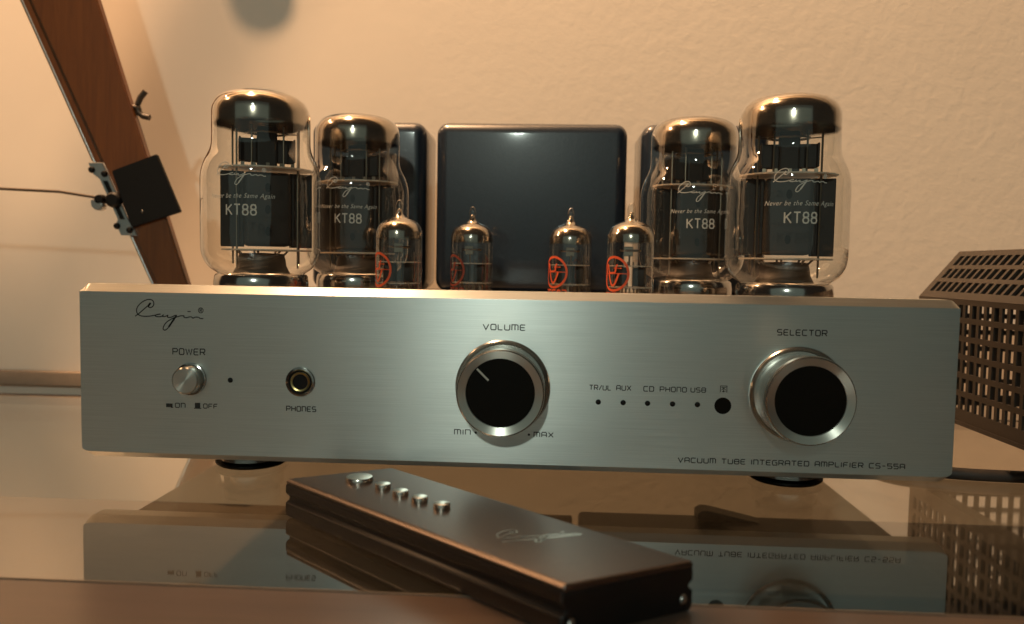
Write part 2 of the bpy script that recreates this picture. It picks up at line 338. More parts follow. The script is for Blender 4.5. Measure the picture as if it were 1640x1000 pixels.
# table: a glass sheet let into a wooden front rail
tb = thing('glass_table', 'brown wooden table with a dark reflecting glass top under the amplifier', 'table')
GX0, GX1, GY0, GY1, GT = -560, 640, -94, 211, 6
bm = bmesh.new(); bm.faces.new([bm.verts.new(Vector(p)*S) for p in ((GX0, GY0, 0), (GX1, GY0, 0), (GX1, GY1, 0), (GX0, GY1, 0))])
from_bm('glass_top', bm, M['table_glass'], tb)
bm = bmesh.new(); bm.faces.new([bm.verts.new(Vector(p)*S) for p in ((GX0, GY0, -GT), (GX1, GY0, -GT), (GX1, GY1, -GT), (GX0, GY1, -GT))])
from_bm('glass_underside', bm, M['table_under'], tb)
bm = bmesh.new(); box(bm, GX0, GX1, -330, GY0-.8, -26, 0.2, 1.0)
from_bm('front_rail', bm, M['table_wood'], tb)
bm = bmesh.new(); box(bm, GX0, GX1, GY1, GY1+2.2, -GT-1, 0.4, .4)
from_bm('rear_trim', bm, M['cable'], tb)
bm = bmesh.new(); box(bm, GX0, GX1, GY0-.7, GY0-.05, -GT, 0.25)
from_bm('glass_front_edge', bm, M['ground_edge'], tb)
bm = bmesh.new(); lathe(bm, [(0, 22), (22, 20), (32, 12), (34, 4), (34, .1), (0, .1)], 40, 'y')
o = from_bm('shadow_disc', bm, M['stem'], None, 50, (-226, WALL_Y-.2, 415)); o['label'] = 'unseen dark disc added high on the wall to cast the soft shadow at top left'; o['category'] = 'shadow caster'  # unseen disc added above the view to cast a soft shadow

bm = bmesh.new(); box(bm, GX0, 34, -60, 176, -78, -62, 1)
from_bm('lower_shelf', bm, M['shelf'], tb)
# ------------------------------------------------------------------ amplifier
amp = thing('tube_amplifier', 'silver vacuum tube amplifier with wide brushed faceplate and two large round knobs', 'amplifier')
W, ZB, ZT, CH, TH = 180.0, 12.7, 86.6, 3.2, 10.0
bm = bmesh.new()
arc = lambda cx, cz, a0: [(cx+r*math.cos(a0+k*PI/2/8), cz+r*math.sin(a0+k*PI/2/8)) for k in range(9)]
r = 3.2; out = arc(W-r, ZT-r, 0)+arc(-W+r, ZT-r, PI/2); r = 4.6; out += arc(-W+r, ZB+r, PI)+arc(W-r, ZB+r, 1.5*PI)
fr = [bm.verts.new(Vector((x, 0, min(ZB+2.7+(z-ZB)*(1.9/4.6), ZT-CH) if z < ZB+4.7 else min(z, ZT-CH)))*S) for x, z in out]
md = [bm.verts.new(Vector((x, CH, z))*S) for x, z in out]; bk = [bm.verts.new(Vector((x, TH, z))*S) for x, z in out]
n = len(out)
for A, B in ((fr, md), (md, bk)):
    for i in range(n): bm.faces.new((A[i], A[(i+1) % n], B[(i+1) % n], B[i]))
bm.faces.new(fr); bm.faces.new(bk[::-1])
bmesh.ops.remove_doubles(bm, verts=bm.verts, dist=1e-7)
fp = from_bm('faceplate', bm, M['alu'], amp)
mo = fp.modifiers.new('soft_edge', 'BEVEL'); mo.width = 0.35*S; mo.segments = 2; mo.limit_method = 'ANGLE'; mo.angle_limit = math.radians(25)
bm = bmesh.new(); box(bm, -166, 166, TH+.2, 197, 15, 79.5, 1.5)
from_bm('chassis', bm, M['chassis'], amp)
bm = bmesh.new(); box(bm, -164, 164, TH+.3, 195, 79.7, 81, .4)
from_bm('top_deck', bm, M['deck'], amp)
for x, y in ((-124.6, 47), (128.2, 47), (-124.6, 180), (128.2, 180)):
    bm = bmesh.new(); lathe(bm, [(0, 0), (12.6, 0), (15.4, .5), (16.7, 1.5), (16.8, 2.3), (16.3, 2.7), (12.9, 2.8), (12.8, 15), (0, 15)], 48)
    f = from_bm('foot', bm, M['black_plastic'], amp, 35, (x, y, 0)); 
    bm = bmesh.new(); lathe(bm, [(13.0, 2.95), (14.4, 2.95), (14.7, 3.3), (14.7, 9.0), (14.3, 9.4), (13.0, 9.4)], 48, closed=True)
    from_bm('foot_ring', bm, M['chrome'], f, 35)
# transformer covers
for cx, wd in ((4.3, 113), (-93, 69), (106, 74)):
    bm = bmesh.new(); box(bm, cx-wd/2, cx+wd/2, 145, 194, 81.2, 181.6, 7.0, 6)
    from_bm('transformer_cover', bm, M['trafo'], amp, 40)
def turned():
    mt, nt, nd, lk = new_mat('radial_turned_face'); b = nd['Principled BSDF']; b.inputs['Metallic'].default_value = 1; b.inputs['Roughness'].default_value = .3
    b.inputs['Base Color'].default_value = (.66, .64, .58, 1); b.inputs['Anisotropic'].default_value = .8; b.inputs['Anisotropic Rotation'].default_value = .25
    tg = N(nt, 'ShaderNodeTangent'); tg.direction_type = 'RADIAL'; tg.axis = 'Y'; lk.new(tg.outputs[0], b.inputs['Tangent'])
    return mt
M['turned'] = turned()
# knobs
def knob(name, cx, cz, pointer):
    k = bpy.data.objects.new(name, None); COL.objects.link(k); k.parent = amp; k.location = Vector((cx, 0, cz))*S; k.empty_display_size = .01
    bm = bmesh.new(); lathe(bm, [(16.2, 0.2), (19.3, 0.2), (19.4, 1.6), (18.9, 2.2), (18.0, 1.9), (17.4, 0.9), (16.2, 0.9)], 96, 'y', closed=True)
    from_bm('flange', bm, M['knob_metal'], k, 35)
    bm = bmesh.new(); lathe(bm, [(16.65, 17.38), (17.1, 17.0), (17.45, 15.8), (17.1, 14.6), (16.4, 12.5), (16.3, 2), (16.3, .3)], 96, 'y')
    from_bm('body', bm, M['knob_metal'], k, 28)
    bm = bmesh.new(); lathe(bm, [(13.55, 15.6), (13.6, 16.6), (16.65, 17.38)], 96, 'y'); from_bm('front_ring', bm, M['turned'], k, 28)
    bm = bmesh.new(); lathe(bm, [(0, 15.9), (13.55, 15.9), (13.55, 14.8)], 96, 'y')
    from_bm('dark_inlay', bm, M['gloss_black'], k)
    if pointer:
        bm = bmesh.new(); ribbon(bm, [(-9.3, 9.3), (-4.7, 4.8)], .75, lambda u, v: (u, -16.0, v)); from_bm('pointer_line', bm, M['tube_ink'], k)
knob('volume_knob', -1.3, 47.5, True)
knob('selector_knob', 117.6, 47.5, False)
# power button
pb = bpy.data.objects.new('power_button', None); COL.objects.link(pb); pb.parent = amp; pb.location = Vector((-132.4, 0, 47.4))*S
bm = bmesh.new(); lathe(bm, [(5.9, .1), (6.8, .1), (6.7, .8), (6.2, 1.0), (5.9, .6)], 64, 'y', closed=True); from_bm('collar', bm, M['chrome'], pb, 35)
bm = bmesh.new(); lathe(bm, [(0, 5.5), (5.1, 5.5), (5.6, 5.1), (5.65, .2)], 64, 'y'); from_bm('button_cap', bm, M['turned'], pb, 28)
# headphone jack
hj = bpy.data.objects.new('headphone_jack', None); COL.objects.link(hj); hj.parent = amp; hj.location = Vector((-85.7, 0, 47.4))*S
bm = bmesh.new(); lathe(bm, [(4.9, .1), (6.2, .1), (6.0, .9), (5.3, 1.2), (4.9, .8)], 64, 'y', closed=True); from_bm('outer_ring', bm, M['chrome'], hj, 35)
bm = bmesh.new(); lathe(bm, [(4.9, .25), (4.2, .3), (4.1, -.2)], 64, 'y'); from_bm('dark_washer', bm, M['hole'], hj)
bm = bmesh.new(); lathe(bm, [(4.15, .5), (3.9, .9), (3.3, .7), (3.15, .35)], 64, 'y'); from_bm('brass_ring', bm, M['brass'], hj, 40)
bm = bmesh.new(); lathe(bm, [(0, .3), (3.3, .3)], 48, 'y'); from_bm('socket_hole', bm, M['hole'], hj)
# indicator lights and remote sensor
for x, z in ((-115.5, 47.3), (37.9, 42.2), (48.0, 42.2), (57.9, 42.2), (68.0, 42.2), (78.0, 42.2)):
    bm = bmesh.new(); lathe(bm, [(0, .35), (.6, .32), (1.05, .12), (1.1, .02)], 24, 'y', (x, 0, z)); from_bm('indicator_light', bm, M['black_plastic'], amp, 60)
bm = bmesh.new(); lathe(bm, [(0, .12), (3.3, .12), (3.4, .02)], 40, 'y', (88.2, 0, 42.0)); from_bm('remote_sensor', bm, M['gloss_black'], amp)
# lettering
def printed(name, fn_draw, label=None):
    bm = bmesh.new(); fn_draw(bm); o = from_bm(name, bm, M['ink'], amp)
    if label: o['label'] = label
LW = .42
printed('script_logo', lambda b: logo(b, onface, .02121, .44, -156.0, 67.7))
printed('power_lettering', lambda b: word(b, 'POWER', -140, 57.6, -126.3, 60.1, LW, onface))
def onoff(b):
    word(b, 'ON', -139.1, 35.2, -134.9, 37.0, .36, onface); word(b, 'OFF', -127.0, 35.2, -121.1, 37.0, .36, onface)
    ribbon(b, [(-143.1, 36), (-140.3, 36)], 1.6, onface); ribbon(b, [(-141, 35.1), (-140, 35.1)], .3, onface)
    ribbon(b, [(-130.7, 36.3), (-128.4, 36.3)], 2.2, onface); ribbon(b, [(-131.1, 35.05), (-128.0, 35.05)], .4, onface)
printed('on_off_lettering', onoff)
printed('phones_lettering', lambda b: word(b, 'PHONES', -91.6, 35.0, -79.2, 37.0, .4, onface))
printed('volume_lettering', lambda b: word(b, 'VOLUME', -9.8, 70.9, 7.4, 73.1, LW, onface))
printed('min_lettering', lambda b: word(b, 'MIN', -21.0, 27.2, -14.4, 29.2, .38, onface))
printed('max_lettering', lambda b: word(b, 'MAX', 11.9, 27.1, 19.8, 29.0, .38, onface))
printed('scale_dot', lambda b: disc(b, -12.2, 28.1, .5, onface)); printed('scale_dot', lambda b: disc(b, 9.8, 27.9, .5, onface))
def inputs(b):
    word(b, 'TR/UL', 34.2, 47.2, 42.8, 49.1, .36, onface); word(b, 'AUX', 45.2, 47.3, 51, 49.2, .36, onface)
    word(b, 'CD', 56.2, 47.2, 60.2, 49.1, .36, onface); word(b, 'PHONO', 62.8, 47.2, 73.4, 49.1, .36, onface); word(b, 'USB', 75.2, 47.3, 81.1, 49.1, .36, onface)
printed('input_lettering', inputs)
def icon(b):
    ribbon(b, [(87, 47.5), (87, 50.1), (89.6, 50.1), (89.6, 47.5)], .3, onface); ribbon(b, [(87.4, 49.5), (89.3, 49.5)], .25, onface)
    ribbon(b, catmull([(87.5, 48.4), (88.3, 49.2), (89.1, 48.4)], 4), .25, onface); ribbon(b, [(87.6, 47.9), (89.1, 47.9)], .3, onface); ribbon(b, [(88.3, 47.5), (88.3, 49.4)], .3, onface)
printed('sensor_icon', icon)
printed('selector_lettering', lambda b: word(b, 'SELECTOR', 108.9, 71.3, 128.4, 73.5, LW, onface))
printed('model_lettering', lambda b: word(b, 'VACUUM TUBE INTEGRATED AMPLIFIER CS-55A', 70.9, 18.3, 161.3, 20.2, .38, onface))

# ------------------------------------------------------------------ vacuum tubes
def cyl(rad, a0, zc):
    """wrap (u along the girth, v up) round a bulb of radius rad; a0 is the centre angle from the camera side (-y)."""
    def f(u, v):
        a = -PI/2+a0+u/rad
        return (rad*math.cos(a), rad*math.sin(a), zc+v)
    return f
_fc = bpy.data.curves.new('slogan_font', 'FONT'); _fc.body = 'Never be the Same Again'; _fc.size = 1.0; _fc.shear = .35; _fc.space_character = 1.12
_fo = bpy.data.objects.new('slogan_tmp', _fc); COL.objects.link(_fo)
bpy.context.view_layer.update()
_me = _fo.to_mesh(); SL_V = [tuple(v.co) for v in _me.vertices]; SL_F = [tuple(p.vertices) for p in _me.polygons]; _fo.to_mesh_clear()
bpy.data.objects.remove(_fo); bpy.data.curves.remove(_fc)
SX0 = min(v[0] for v in SL_V); SX1 = max(v[0] for v in SL_V); SH = max(v[1] for v in SL_V)
def rot(v, a): c, s = math.cos(a), math.sin(a); return (v[0]*c-v[1]*s, v[0]*s+v[1]*c, v[2])

def power_tube(x, y, label, turn, text_a, shift=0.0):
    Z0 = 81.2
    t = thing('power_tube', label, 'vacuum tube', (x, y, Z0), 'large vacuum tubes on the amplifier')
    h = lambda z: z-Z0-1.3*max(0, z-140)/36
    def xf(bm):
        bmesh.ops.rotate(bm, verts=bm.verts, cent=(0, 0, 0), matrix=Matrix.Rotation(turn, 3, 'Z')); bmesh.ops.translate(bm, verts=bm.verts, vec=(shift*S, 0, 0))
    bm = bmesh.new(); lathe(bm, [(0, h(81.3)), (20.0, h(81.3)), (21.2, h(82)), (21.4, h(87)), (21.0, h(90.3)), (20.3, h(91.2)), (18.5, h(91.3)), (17, h(90))], 64)
    from_bm('base_ring', bm, M['chrome'], t, 40)
    prof = [(18.6, 90.4), (20.0, 91.8), (23.0, 94.0), (25.4, 97.4), (26.6, 101.0), (27.0, 106), (27.0, 122), (27.0, 134), (26.6, 138.5), (25.3, 143), (23.4, 147), (22.3, 150.8), (22.1, 155), (22.1, 166), (21.5, 169.5), (19.8, 172.6), (16.8, 174.8), (12, 176.0), (6, 176.35), (0, 176.4)]
    # dense profile
    pp = catmull(prof, 3)
    bm = bmesh.new(); lathe(bm, [(max(0, r_), h(z)) for r_, z in pp[:-1]]+[(0, h(176.4))], 72)
    from_bm('glass_bulb', bm, M['bulb'], t, 60)
    # getter mirror on the inside of the dome
    gp = [(21.5, 158.5), (21.5, 161), (21.5, 166), (20.9, 169.2), (19.2, 172.0), (16.4, 174.1), (11.8, 175.3), (6, 175.7), (0, 175.75)]
    bm = bmesh.new(); lathe(bm, [(a, h(b)) for a, b in gp], 72)
    rnd = random.Random(int(abs(x)*10)); ph = [rnd.uniform(0, 6) for _ in range(4)]
    for v in bm.verts:
        if abs(v.co.z-h(158.5)*S) < 1e-6:
            a = math.atan2(v.co.y, v.co.x); v.co.z += (1.2*math.sin(a*2+ph[0])+.7*math.sin(a*5+ph[1])+.4*math.sin(a*11+ph[2]))*S
    from_bm('getter_mirror', bm, M['getter'], t, 60)
    # anode: flat box with rounded folds, ribs and wings
    an = bmesh.new(); box(an, -10.5, 10.5, -7.5, 7.5, h(104.2), h(138.2), 2.2, 3)
    for sx in (-1, 1):
        box(an, sx*15.3-5.2, sx*15.3+5.2, -.9, .9, h(103.8), h(138.6), .25, 1)
        box(an, sx*11.2-.8, sx*11.2+.8, -4.4, 4.4, h(104.5), h(138.0), .3, 1)
    xf(an); a_ = from_bm('anode', an, M['anode'], t, 35)
    hb = bmesh.new()
    for z in (111, 121, 131):
        for sy in (-1, 1):
            vs = [hb.verts.new(Vector((1.3*math.cos(q*PI/8), sy*7.62, h(z)+2.1*math.sin(q*PI/8)))*S) for q in range(16)]; hb.faces.new(vs)
    xf(hb); from_bm('anode_hole', hb, M['hole'], a_)
    # cooling fins above the upper mica
    fb = bmesh.new()
    box(fb, -12, 12, -1.2, -.2, h(143.6), h(154.5), .2, 1); box(fb, -12.5, -11.6, -5, 5, h(143.6), h(154.5), .2, 1); box(fb, 11.6, 12.5, -5, 5, h(143.6), h(154.5), .2, 1)
    box(fb, -11.5, 11.5, 3.2, 4.2, h(143.6), h(153), .2, 1); box(fb, -4.5, 4.5, -3.2, 2.2, h(141), h(160.5), 1.0, 2)
    xf(fb); from_bm('cooling_fin', fb, M['anode'], t)
    for z in (140.0, 102.4):
        mb = bmesh.new(); pl = []
        for q in range(40):
            ra = 21.5 if q % 2 else 19.8
            pl.append((ra*math.cos(q*PI/20)*(1.0 if z > 120 else .95), 14*math.sin(q*PI/20)))
        prism(mb, pl, h(z)-.35, h(z)+.35, lambda a, b, c: (a, b, c)); xf(mb); from_bm('mica_spacer', mb, M['mica'], t)
    rb = bmesh.new()
    for px_, py_, z0, z1 in ((-15, 5, 96, 161), (15, 5, 96, 161), (-7, -6.6, 140.4, 160), (7, -6.6, 140.4, 160), (-13.5, -4.5, 94, 158), (13.5, -4.5, 94, 158)):
        tube(rb, [(px_, py_, h(z0)), (px_, py_, h(z1))], .45, 8)
    ring = [(9*math.cos(q*PI/12), 6*math.sin(q*PI/12)+1, h(157.5)) for q in range(25)]
    tube(rb, ring, .5, 6); tube(rb, [(-15, 5, h(158.5)), (0, 6, h(157.5)), (15, 5, h(158.5))], .3, 6)
    for px_ in (-11, -6, 0, 6, 11): box(rb, px_-.8, px_+.8, -6.6, -6.0, h(140.3), h(142.6))
    xf(rb); from_bm('support_rods', rb, M['rod'], t)
    sb = bmesh.new(); lathe(sb, [(13.0, h(91.5)), (12.2, h(93)), (11.2, h(95)), (10.8, h(98)), (10.0, h(100.8)), (0, h(101.2))], 32)
    from_bm('glass_stem', sb, M['stem'], t, 50)
    wb = bmesh.new()
    for q in range(7):
        a = q*2*PI/7+turn; tube(wb, [(9*math.cos(a), 9*math.sin(a), h(99)), (12*math.cos(a), 11*math.sin(a), h(102.2))], .5, 6)
    from_bm('lead_wires', wb, M['rod'], t)
    # printing
    R_ = 27.12
    pb_ = bmesh.new(); f = cyl(R_, text_a, h(117.2))
    word(pb_, 'Kt88', -6.6, 0, 6.6, 4.5, .62, f, gap=.32)
    lf = cyl(R_, text_a-.02, h(130.2)); logo(pb_, lf, .0163, .36, -11.2, 0)
    sf = cyl(R_, text_a-.01, h(124.6)); kx = 29.5/(SX1-SX0); kz = 2.0/SH; vs = [pb_.verts.new(Vector(sf((v[0]-SX0)*kx-14.75, v[1]*kz))*S) for v in SL_V]
    for fc in SL_F:
        try: pb_.faces.new([vs[i] for i in fc])
        except ValueError: pass
    from_bm('printed_lettering', pb_, M['tube_ink'], t)
    return t
R = math.radians
power_tube(-118.7, 44, 'large glass tube marked KT88, front left, leftmost of the four big ones', R(24), R(2), 2.5)
power_tube(-86.8, 98, 'large glass tube marked KT88 behind the leftmost one, beside left transformer cover', R(-6), R(4))
power_tube(90.8, 98, 'large glass tube marked KT88 behind the rightmost one, before right transformer cover', R(12), R(-1))
power_tube(123.6, 44, 'large glass tube marked KT88, front right, rightmost of the four big ones', R(-10), R(-4))

def small_tube(x, y, label, a0, turn, ink='orange_ink'):
    Z0 = 81.2
    t = thing('small_tube', label, 'vacuum tube', (x, y, Z0), 'small vacuum tubes with orange printing')
    h = lambda z: z-Z0
    prof = [(10.4, 81.4), (11, 83), (11, 95), (11, 110.5), (10.6, 113.3), (9.2, 116.0), (6.6, 117.8), (4.0, 118.9), (2.3, 120.2), (1.75, 121.6), (1.9, 123.4), (1.8, 125.2), (1.15, 126.8), (0.4, 127.5), (0, 127.6)]
    pp = catmull(prof, 4); bm = bmesh.new(); lathe(bm, [(max(0, a), h(b)) for a, b in pp[:-1]]+[(0, h(127.6))], 48)
    from_bm('glass_bulb', bm, M['bulb'], t, 60)
    gp = [(10.6, 107.6), (10.55, 110.8), (10.15, 113.1), (8.8, 115.6), (6.2, 117.3), (3.6, 118.4), (1.9, 119.8), (1.2, 121.5), (.9, 123), (0, 123.4)]
    bm = bmesh.new(); lathe(bm, [(a, h(b)) for a, b in gp], 48)
    for v in bm.verts:
        if v.co.z < (h(107.6)+.01)*S:
            a = math.atan2(v.co.y, v.co.x); v.co.z += (.8*math.sin(a*2+turn*3)+.5*math.sin(a*5+x))*S
    from_bm('getter_mirror', bm, M['getter_small'], t, 60)
    def xf(bm): bmesh.ops.rotate(bm, verts=bm.verts, cent=(0, 0, 0), matrix=Matrix.Rotation(turn, 3, 'Z'))
    for sx in (-1, 1):
        an = bmesh.new(); box(an, sx*4.3-2.9, sx*4.3+2.9, -3, 3, h(88.6), h(97.4), .9, 2); xf(an); from_bm('anode', an, M['anode'], t, 35)
    for z in (98.0, 88.0):
        mb = bmesh.new(); pl = [((10.3 if q % 2 else 9.4)*math.cos(q*PI/12), (9 if q % 2 else 8)*math.sin(q*PI/12)) for q in range(24)]
        prism(mb, pl, h(z)-.25, h(z)+.25, lambda a, b, c: (a, b, c)); xf(mb); from_bm('mica_spacer', mb, M['mica'], t)
    gb = bmesh.new(); box(gb, -2.6, 1.6, -4.6, -4.2, h(102.5), h(107.0), .15, 1); tube(gb, [(0, -4.2, h(98)), (0, -4.4, h(103))], .5, 6)
    ring = [(4.6*math.cos(q*PI/10), 4.6*math.sin(q*PI/10), h(105.2)) for q in range(21)]; tube(gb, ring, .55, 6)
    xf(gb); from_bm('getter_plate', gb, M['rod'], t)
    rb = bmesh.new()
    for q in range(9):
        a = q*2*PI/9+.3; tube(rb, [(5.8*math.cos(a), 5.8*math.sin(a), h(82)), (5.2*math.cos(a), 5.2*math.sin(a), h(88))], .45, 6)
    for px_ in (-7.2, 7.2, -1.2, 1.4): tube(rb, [(px_, 0, h(87)), (px_, 0, h(100 if abs(px_) < 5 else 103))], .35, 6)
    xf(rb); from_bm('support_rods', rb, M['rod'], t)
    lb = bmesh.new(); f = cyl(11.1, a0, h(94.3)); k = 7.7
    ribbon(lb, [(k*math.cos(q*PI/18), k*math.sin(q*PI/18)) for q in range(37)], 1.15, f)
    ribbon(lb, [(-7.7, .1), (7.7, .1)], .55, f)
    ribbon(lb, catmull([(-6.3, -3.6), (-5.6, -1), (-4.9, 3.4), (-4.0, 4.0), (-3.0, .6), (-1.2, .4), (.9, .8), (1.6, 3.4), (2.4, 4.2)], 4), .9, f)
    ribbon(lb, catmull([(-3.4, .4), (-2.0, -3.6), (-.6, -5.4), (.9, -4.6), (2.4, -1.4), (3.0, .2)], 4), 1.0, f)
    ribbon(lb, [(.2, 2.6), (4.4, 2.6)], .6, f); ribbon(lb, [(-6.2, -.6), (-6.0, -4.4), (-5.0, -4.8)], .8, f)
    f2 = cyl(11.1, a0, h(82.6)); word(lb, 'ECC83', -7.6, 0, 7.6, 2.7, .75, f2, gap=.35)
    from_bm('orange_print', lb, M[ink], t)
    return t
small_tube(-55.1, 52, 'small glass tube with orange print, leftmost, in front of the second large tube', R(-49), R(14))
small_tube(-23.8, 88, 'small glass tube with orange print in painted shade standing before the left part of the middle cover', R(-56), R(-8), 'shaded_ink')
small_tube(27.1, 88, 'small glass tube with orange print before the right part of the middle cover', R(-49), R(5))
small_tube(54.6, 52, 'small glass tube with bright orange print, rightmost, at the gap between covers', R(-49), R(-12))

# ------------------------------------------------------------------ remote control
rc = thing('remote_control', 'long dark metal remote control with five round silver buttons lying on the glass', 'remote control')
A0 = Vector((22.4, -119.4)); D1 = Vector((-103.6, 88.8)); D2 = Vector((37.2, 21.0))
L1, L2 = D1.length, D2.length; E1 = D1/L1; E2 = D2/L2
def rp(s, t_, z):                      # s along the length from the near end, t across from the camera side
    q = A0+E1*s+E2*t_; return (q.x, q.y, z)
def extrude_section(name, half, mat, e0, e1, k0):
    sec = half+[(L2-a, b) for a, b in half[::-1]]; bm = bmesh.new(); rings = []
    for i, s_ in enumerate((e0, e0+.5, L1-e1-.5, L1-e1)):
        k = k0 if i in (0, 3) else 0
        rings.append([bm.verts.new(Vector(rp(s_, a+(k if a < L2/2 else -k), b+(-k if b > 7 else 0)))*S) for a, b in sec])
    for a, b in zip(rings, rings[1:]):
        for i in range(len(sec)): bm.faces.new((a[i], a[(i+1) % len(sec)], b[(i+1) % len(sec)], b[i]))
    bm.faces.new(rings[0]); bm.faces.new(rings[-1][::-1])
    return from_bm(name, bm, mat, rc, 32)
extrude_section('body', [(.9, 13.35), (.1, 13.2), (-.25, 12.6), (-.35, 11.6), (-.35, 9.9), (.1, 9.3), (.9, 8.8), (1.1, 7.9), (.9, 7.0), (.1, 6.5), (-.35, 5.9), (-.35, 2.6), (0, 1.2), (.9, .5)], M['remote_side'], 0, 0, .5)
extrude_section('top_cover', [(2.0, 15.0), (1.1, 14.88), (.35, 14.5), (0.0, 14.0), (.1, 13.42)], M['remote'], -.15, -.15, .3)
def dome(name, x, y, r_, hgt, mat):
    bm = bmesh.new(); lathe(bm, [(r_*.98, 14.9), (r_, 14.95+hgt*.55), (r_*.93, 15+hgt*.85), (r_*.6, 15+hgt), (0, 15+hgt*1.05)], 32, 'z', (x, y, 0)); from_bm(name, bm, mat, rc, 50)
dome('power_key', -53.2, -30, 5.2, 2.0, M['silver'])
for x, y in ((-42.3, -39), (-34.3, -46.6), (-26.3, -53.2), (-17.6, -60)): dome('round_key', x, y, 2.9, 2.2, M['silver'])
ux = Vector((28, 7.6)).normalized(); uy = Vector((-ux.y, ux.x))
def onremote(u, v): q = Vector((4.0, -91.0))+ux*u+uy*v; return (q.x, q.y, 15.06)
bm = bmesh.new(); logo(bm, onremote, .0195, .45, 0, -1, False); ribbon(bm, [(1, 1.0), (26, 3.0)], .5, onremote)
from_bm('printed_logo', bm, M['silver'], rc)
for t_, z in ((2.6, 4.2), (L2-3.5, 4.2)):
    c0 = rp(0, t_, z); bm = bmesh.new()
    lathe(bm, [(0, 1.0), (1.0, .8), (1.5, .2), (1.5, 0)], 20, 'y', (0, 0, 0))
    bmesh.ops.rotate(bm, verts=bm.verts, cent=(0, 0, 0), matrix=Matrix.Rotation(math.atan2(E1.y, E1.x)-PI/2, 3, 'Z'))
    from_bm('end_screw', bm, M['satin'], rc, 50, c0)

# ------------------------------------------------------------------ tube cage at the right
cg = thing('tube_cage', 'grey perforated metal cage with sloping slotted top standing right of the amplifier', 'cage')
CX0, CX1, CY0, CY1, CZ0, CZ1 = 225, 440, -60, 133, 23.0, 84.0
def grille(name, P, length, height, pitch_u, pitch_v, hole_u, hole_v, mu, mv, nrm, th=1.2, rows=None):
    """perforated sheet: P maps (u,v,w) to a point; bars between holes."""
    bm = bmesh.new()
    def bar(u0, u1, v0, v1):
        vs = [bm.verts.new(Vector(P(u, v, w_))*S) for w_ in (0, th) for u, v in ((u0, v0), (u1, v0), (u1, v1), (u0, v1))]
        for f in ((0, 1, 2, 3), (7, 6, 5, 4), (0, 4, 5, 1), (1, 5, 6, 2), (2, 6, 7, 3), (3, 7, 4, 0)): bm.faces.new([vs[i] for i in f])
    nv = rows or int((height-2*mv)//pitch_v); nu = int((length-2*mu)//pitch_u)
    v = 0
    for j in range(nv+1):
        v1 = mv+j*pitch_v if j < nv else height
        bar(0, length, v, v1); v = v1+hole_v
    for j in range(nv):
        v0 = mv+j*pitch_v; u = 0
        for i in range(nu+1):
            u1 = mu+i*pitch_u if i < nu else length
            bar(u, u1, v0+.01, v0+hole_v-.01); u = u1+hole_u
    return from_bm(name, bm, M['cage'], cg)
LC = CY1-CY0
grille('side_grille', lambda u, v, w_: (CX0+w_, CY1-u, CZ0+v), LC, CZ1-CZ0, 6.4, 9.2, 3.9, 6.5, 5, 6.0, None, rows=6)
grille('side_grille', lambda u, v, w_: (CX1-w_, CY1-u, CZ0+v), LC, CZ1-CZ0, 6.4, 9.2, 3.9, 6.5, 5, 6.0, None, rows=6)
SL = 33.0; q2 = .635; q3 = .772
grille('slotted_slope', lambda u, v, w_: (CX0+v*q2+w_*q3, CY1-u, CZ1+.2+v*q3-w_*q2), LC, SL, 6.4, 9.2, 4.2, 6.6, 6, 4.4, None, rows=3)
grille('slotted_slope', lambda u, v, w_: (CX1-v*q2-w_*q3, CY1-u, CZ1+.2+v*q3-w_*q2), LC, SL, 6.4, 9.2, 4.2, 6.6, 6, 4.4, None, rows=3)
hx = SL*q2; hz = SL*q3
grille('top_panel', lambda u, v, w_: (CX0+hx+v, CY1-u, CZ1+hz-w_), LC, CX1-CX0-2*hx, 6.6, 14, 4.0, 10.5, 6, 6, None)
def endgrille(yy):
    grille('end_grille', lambda u, v, w_: (CX0+1.3+u, yy+w_, CZ0+v), CX1-CX0-2.6, CZ1-CZ0, 6.4, 9.2, 3.9, 6.5, 5, 6.0, None, rows=6)
    bm = bmesh.new(); prism(bm, [(CX0+1.4, CZ1+.1), (CX1-1.4, CZ1+.1), (CX1-hx-.6, CZ1+hz-1.4), (CX0+hx+.6, CZ1+hz-1.4)], yy, yy+1.2, lambda a, b, c: (a, c, b)); from_bm('end_gable', bm, M['cage'], cg)
endgrille(CY1-1.3); endgrille(CY0+.1)
for x0, x1 in ((CX0-.6, CX0+7), (CX1-7, CX1+.6)):
    bm = bmesh.new(); box(bm, x0, x1, CY0, CY1, CZ0-2, CZ0-.02); from_bm('bottom_flange', bm, M['cage'], cg)
for x, y in ((CX0+8, CY0+8), (CX0+10, CY1-8), (CX1-8, CY0+8), (CX1-8, CY1-8)):
    bm = bmesh.new(); lathe(bm, [(0, .1), (4, .1), (4.4, 1), (4.4, CZ0-2.1), (0, CZ0-2.1)], 20); from_bm('rubber_foot', bm, M['cable'], cg, 40, (x, y, 0))
# cable
bm = bmesh.new(); tube(bm, [(a, b, 3.0) for a, b in catmull([(175, 130), (178, 90), (186, 66), (209, 56), (239, 52.5), (300, 49), (360, 52), (430, 40)], 6)], 2.85, 14)
o = from_bm('power_cable', bm, M['cable'], None, 60); o['label'] = 'thick black cable lying on the glass at the right end of the amplifier'; o['category'] = 'cable'

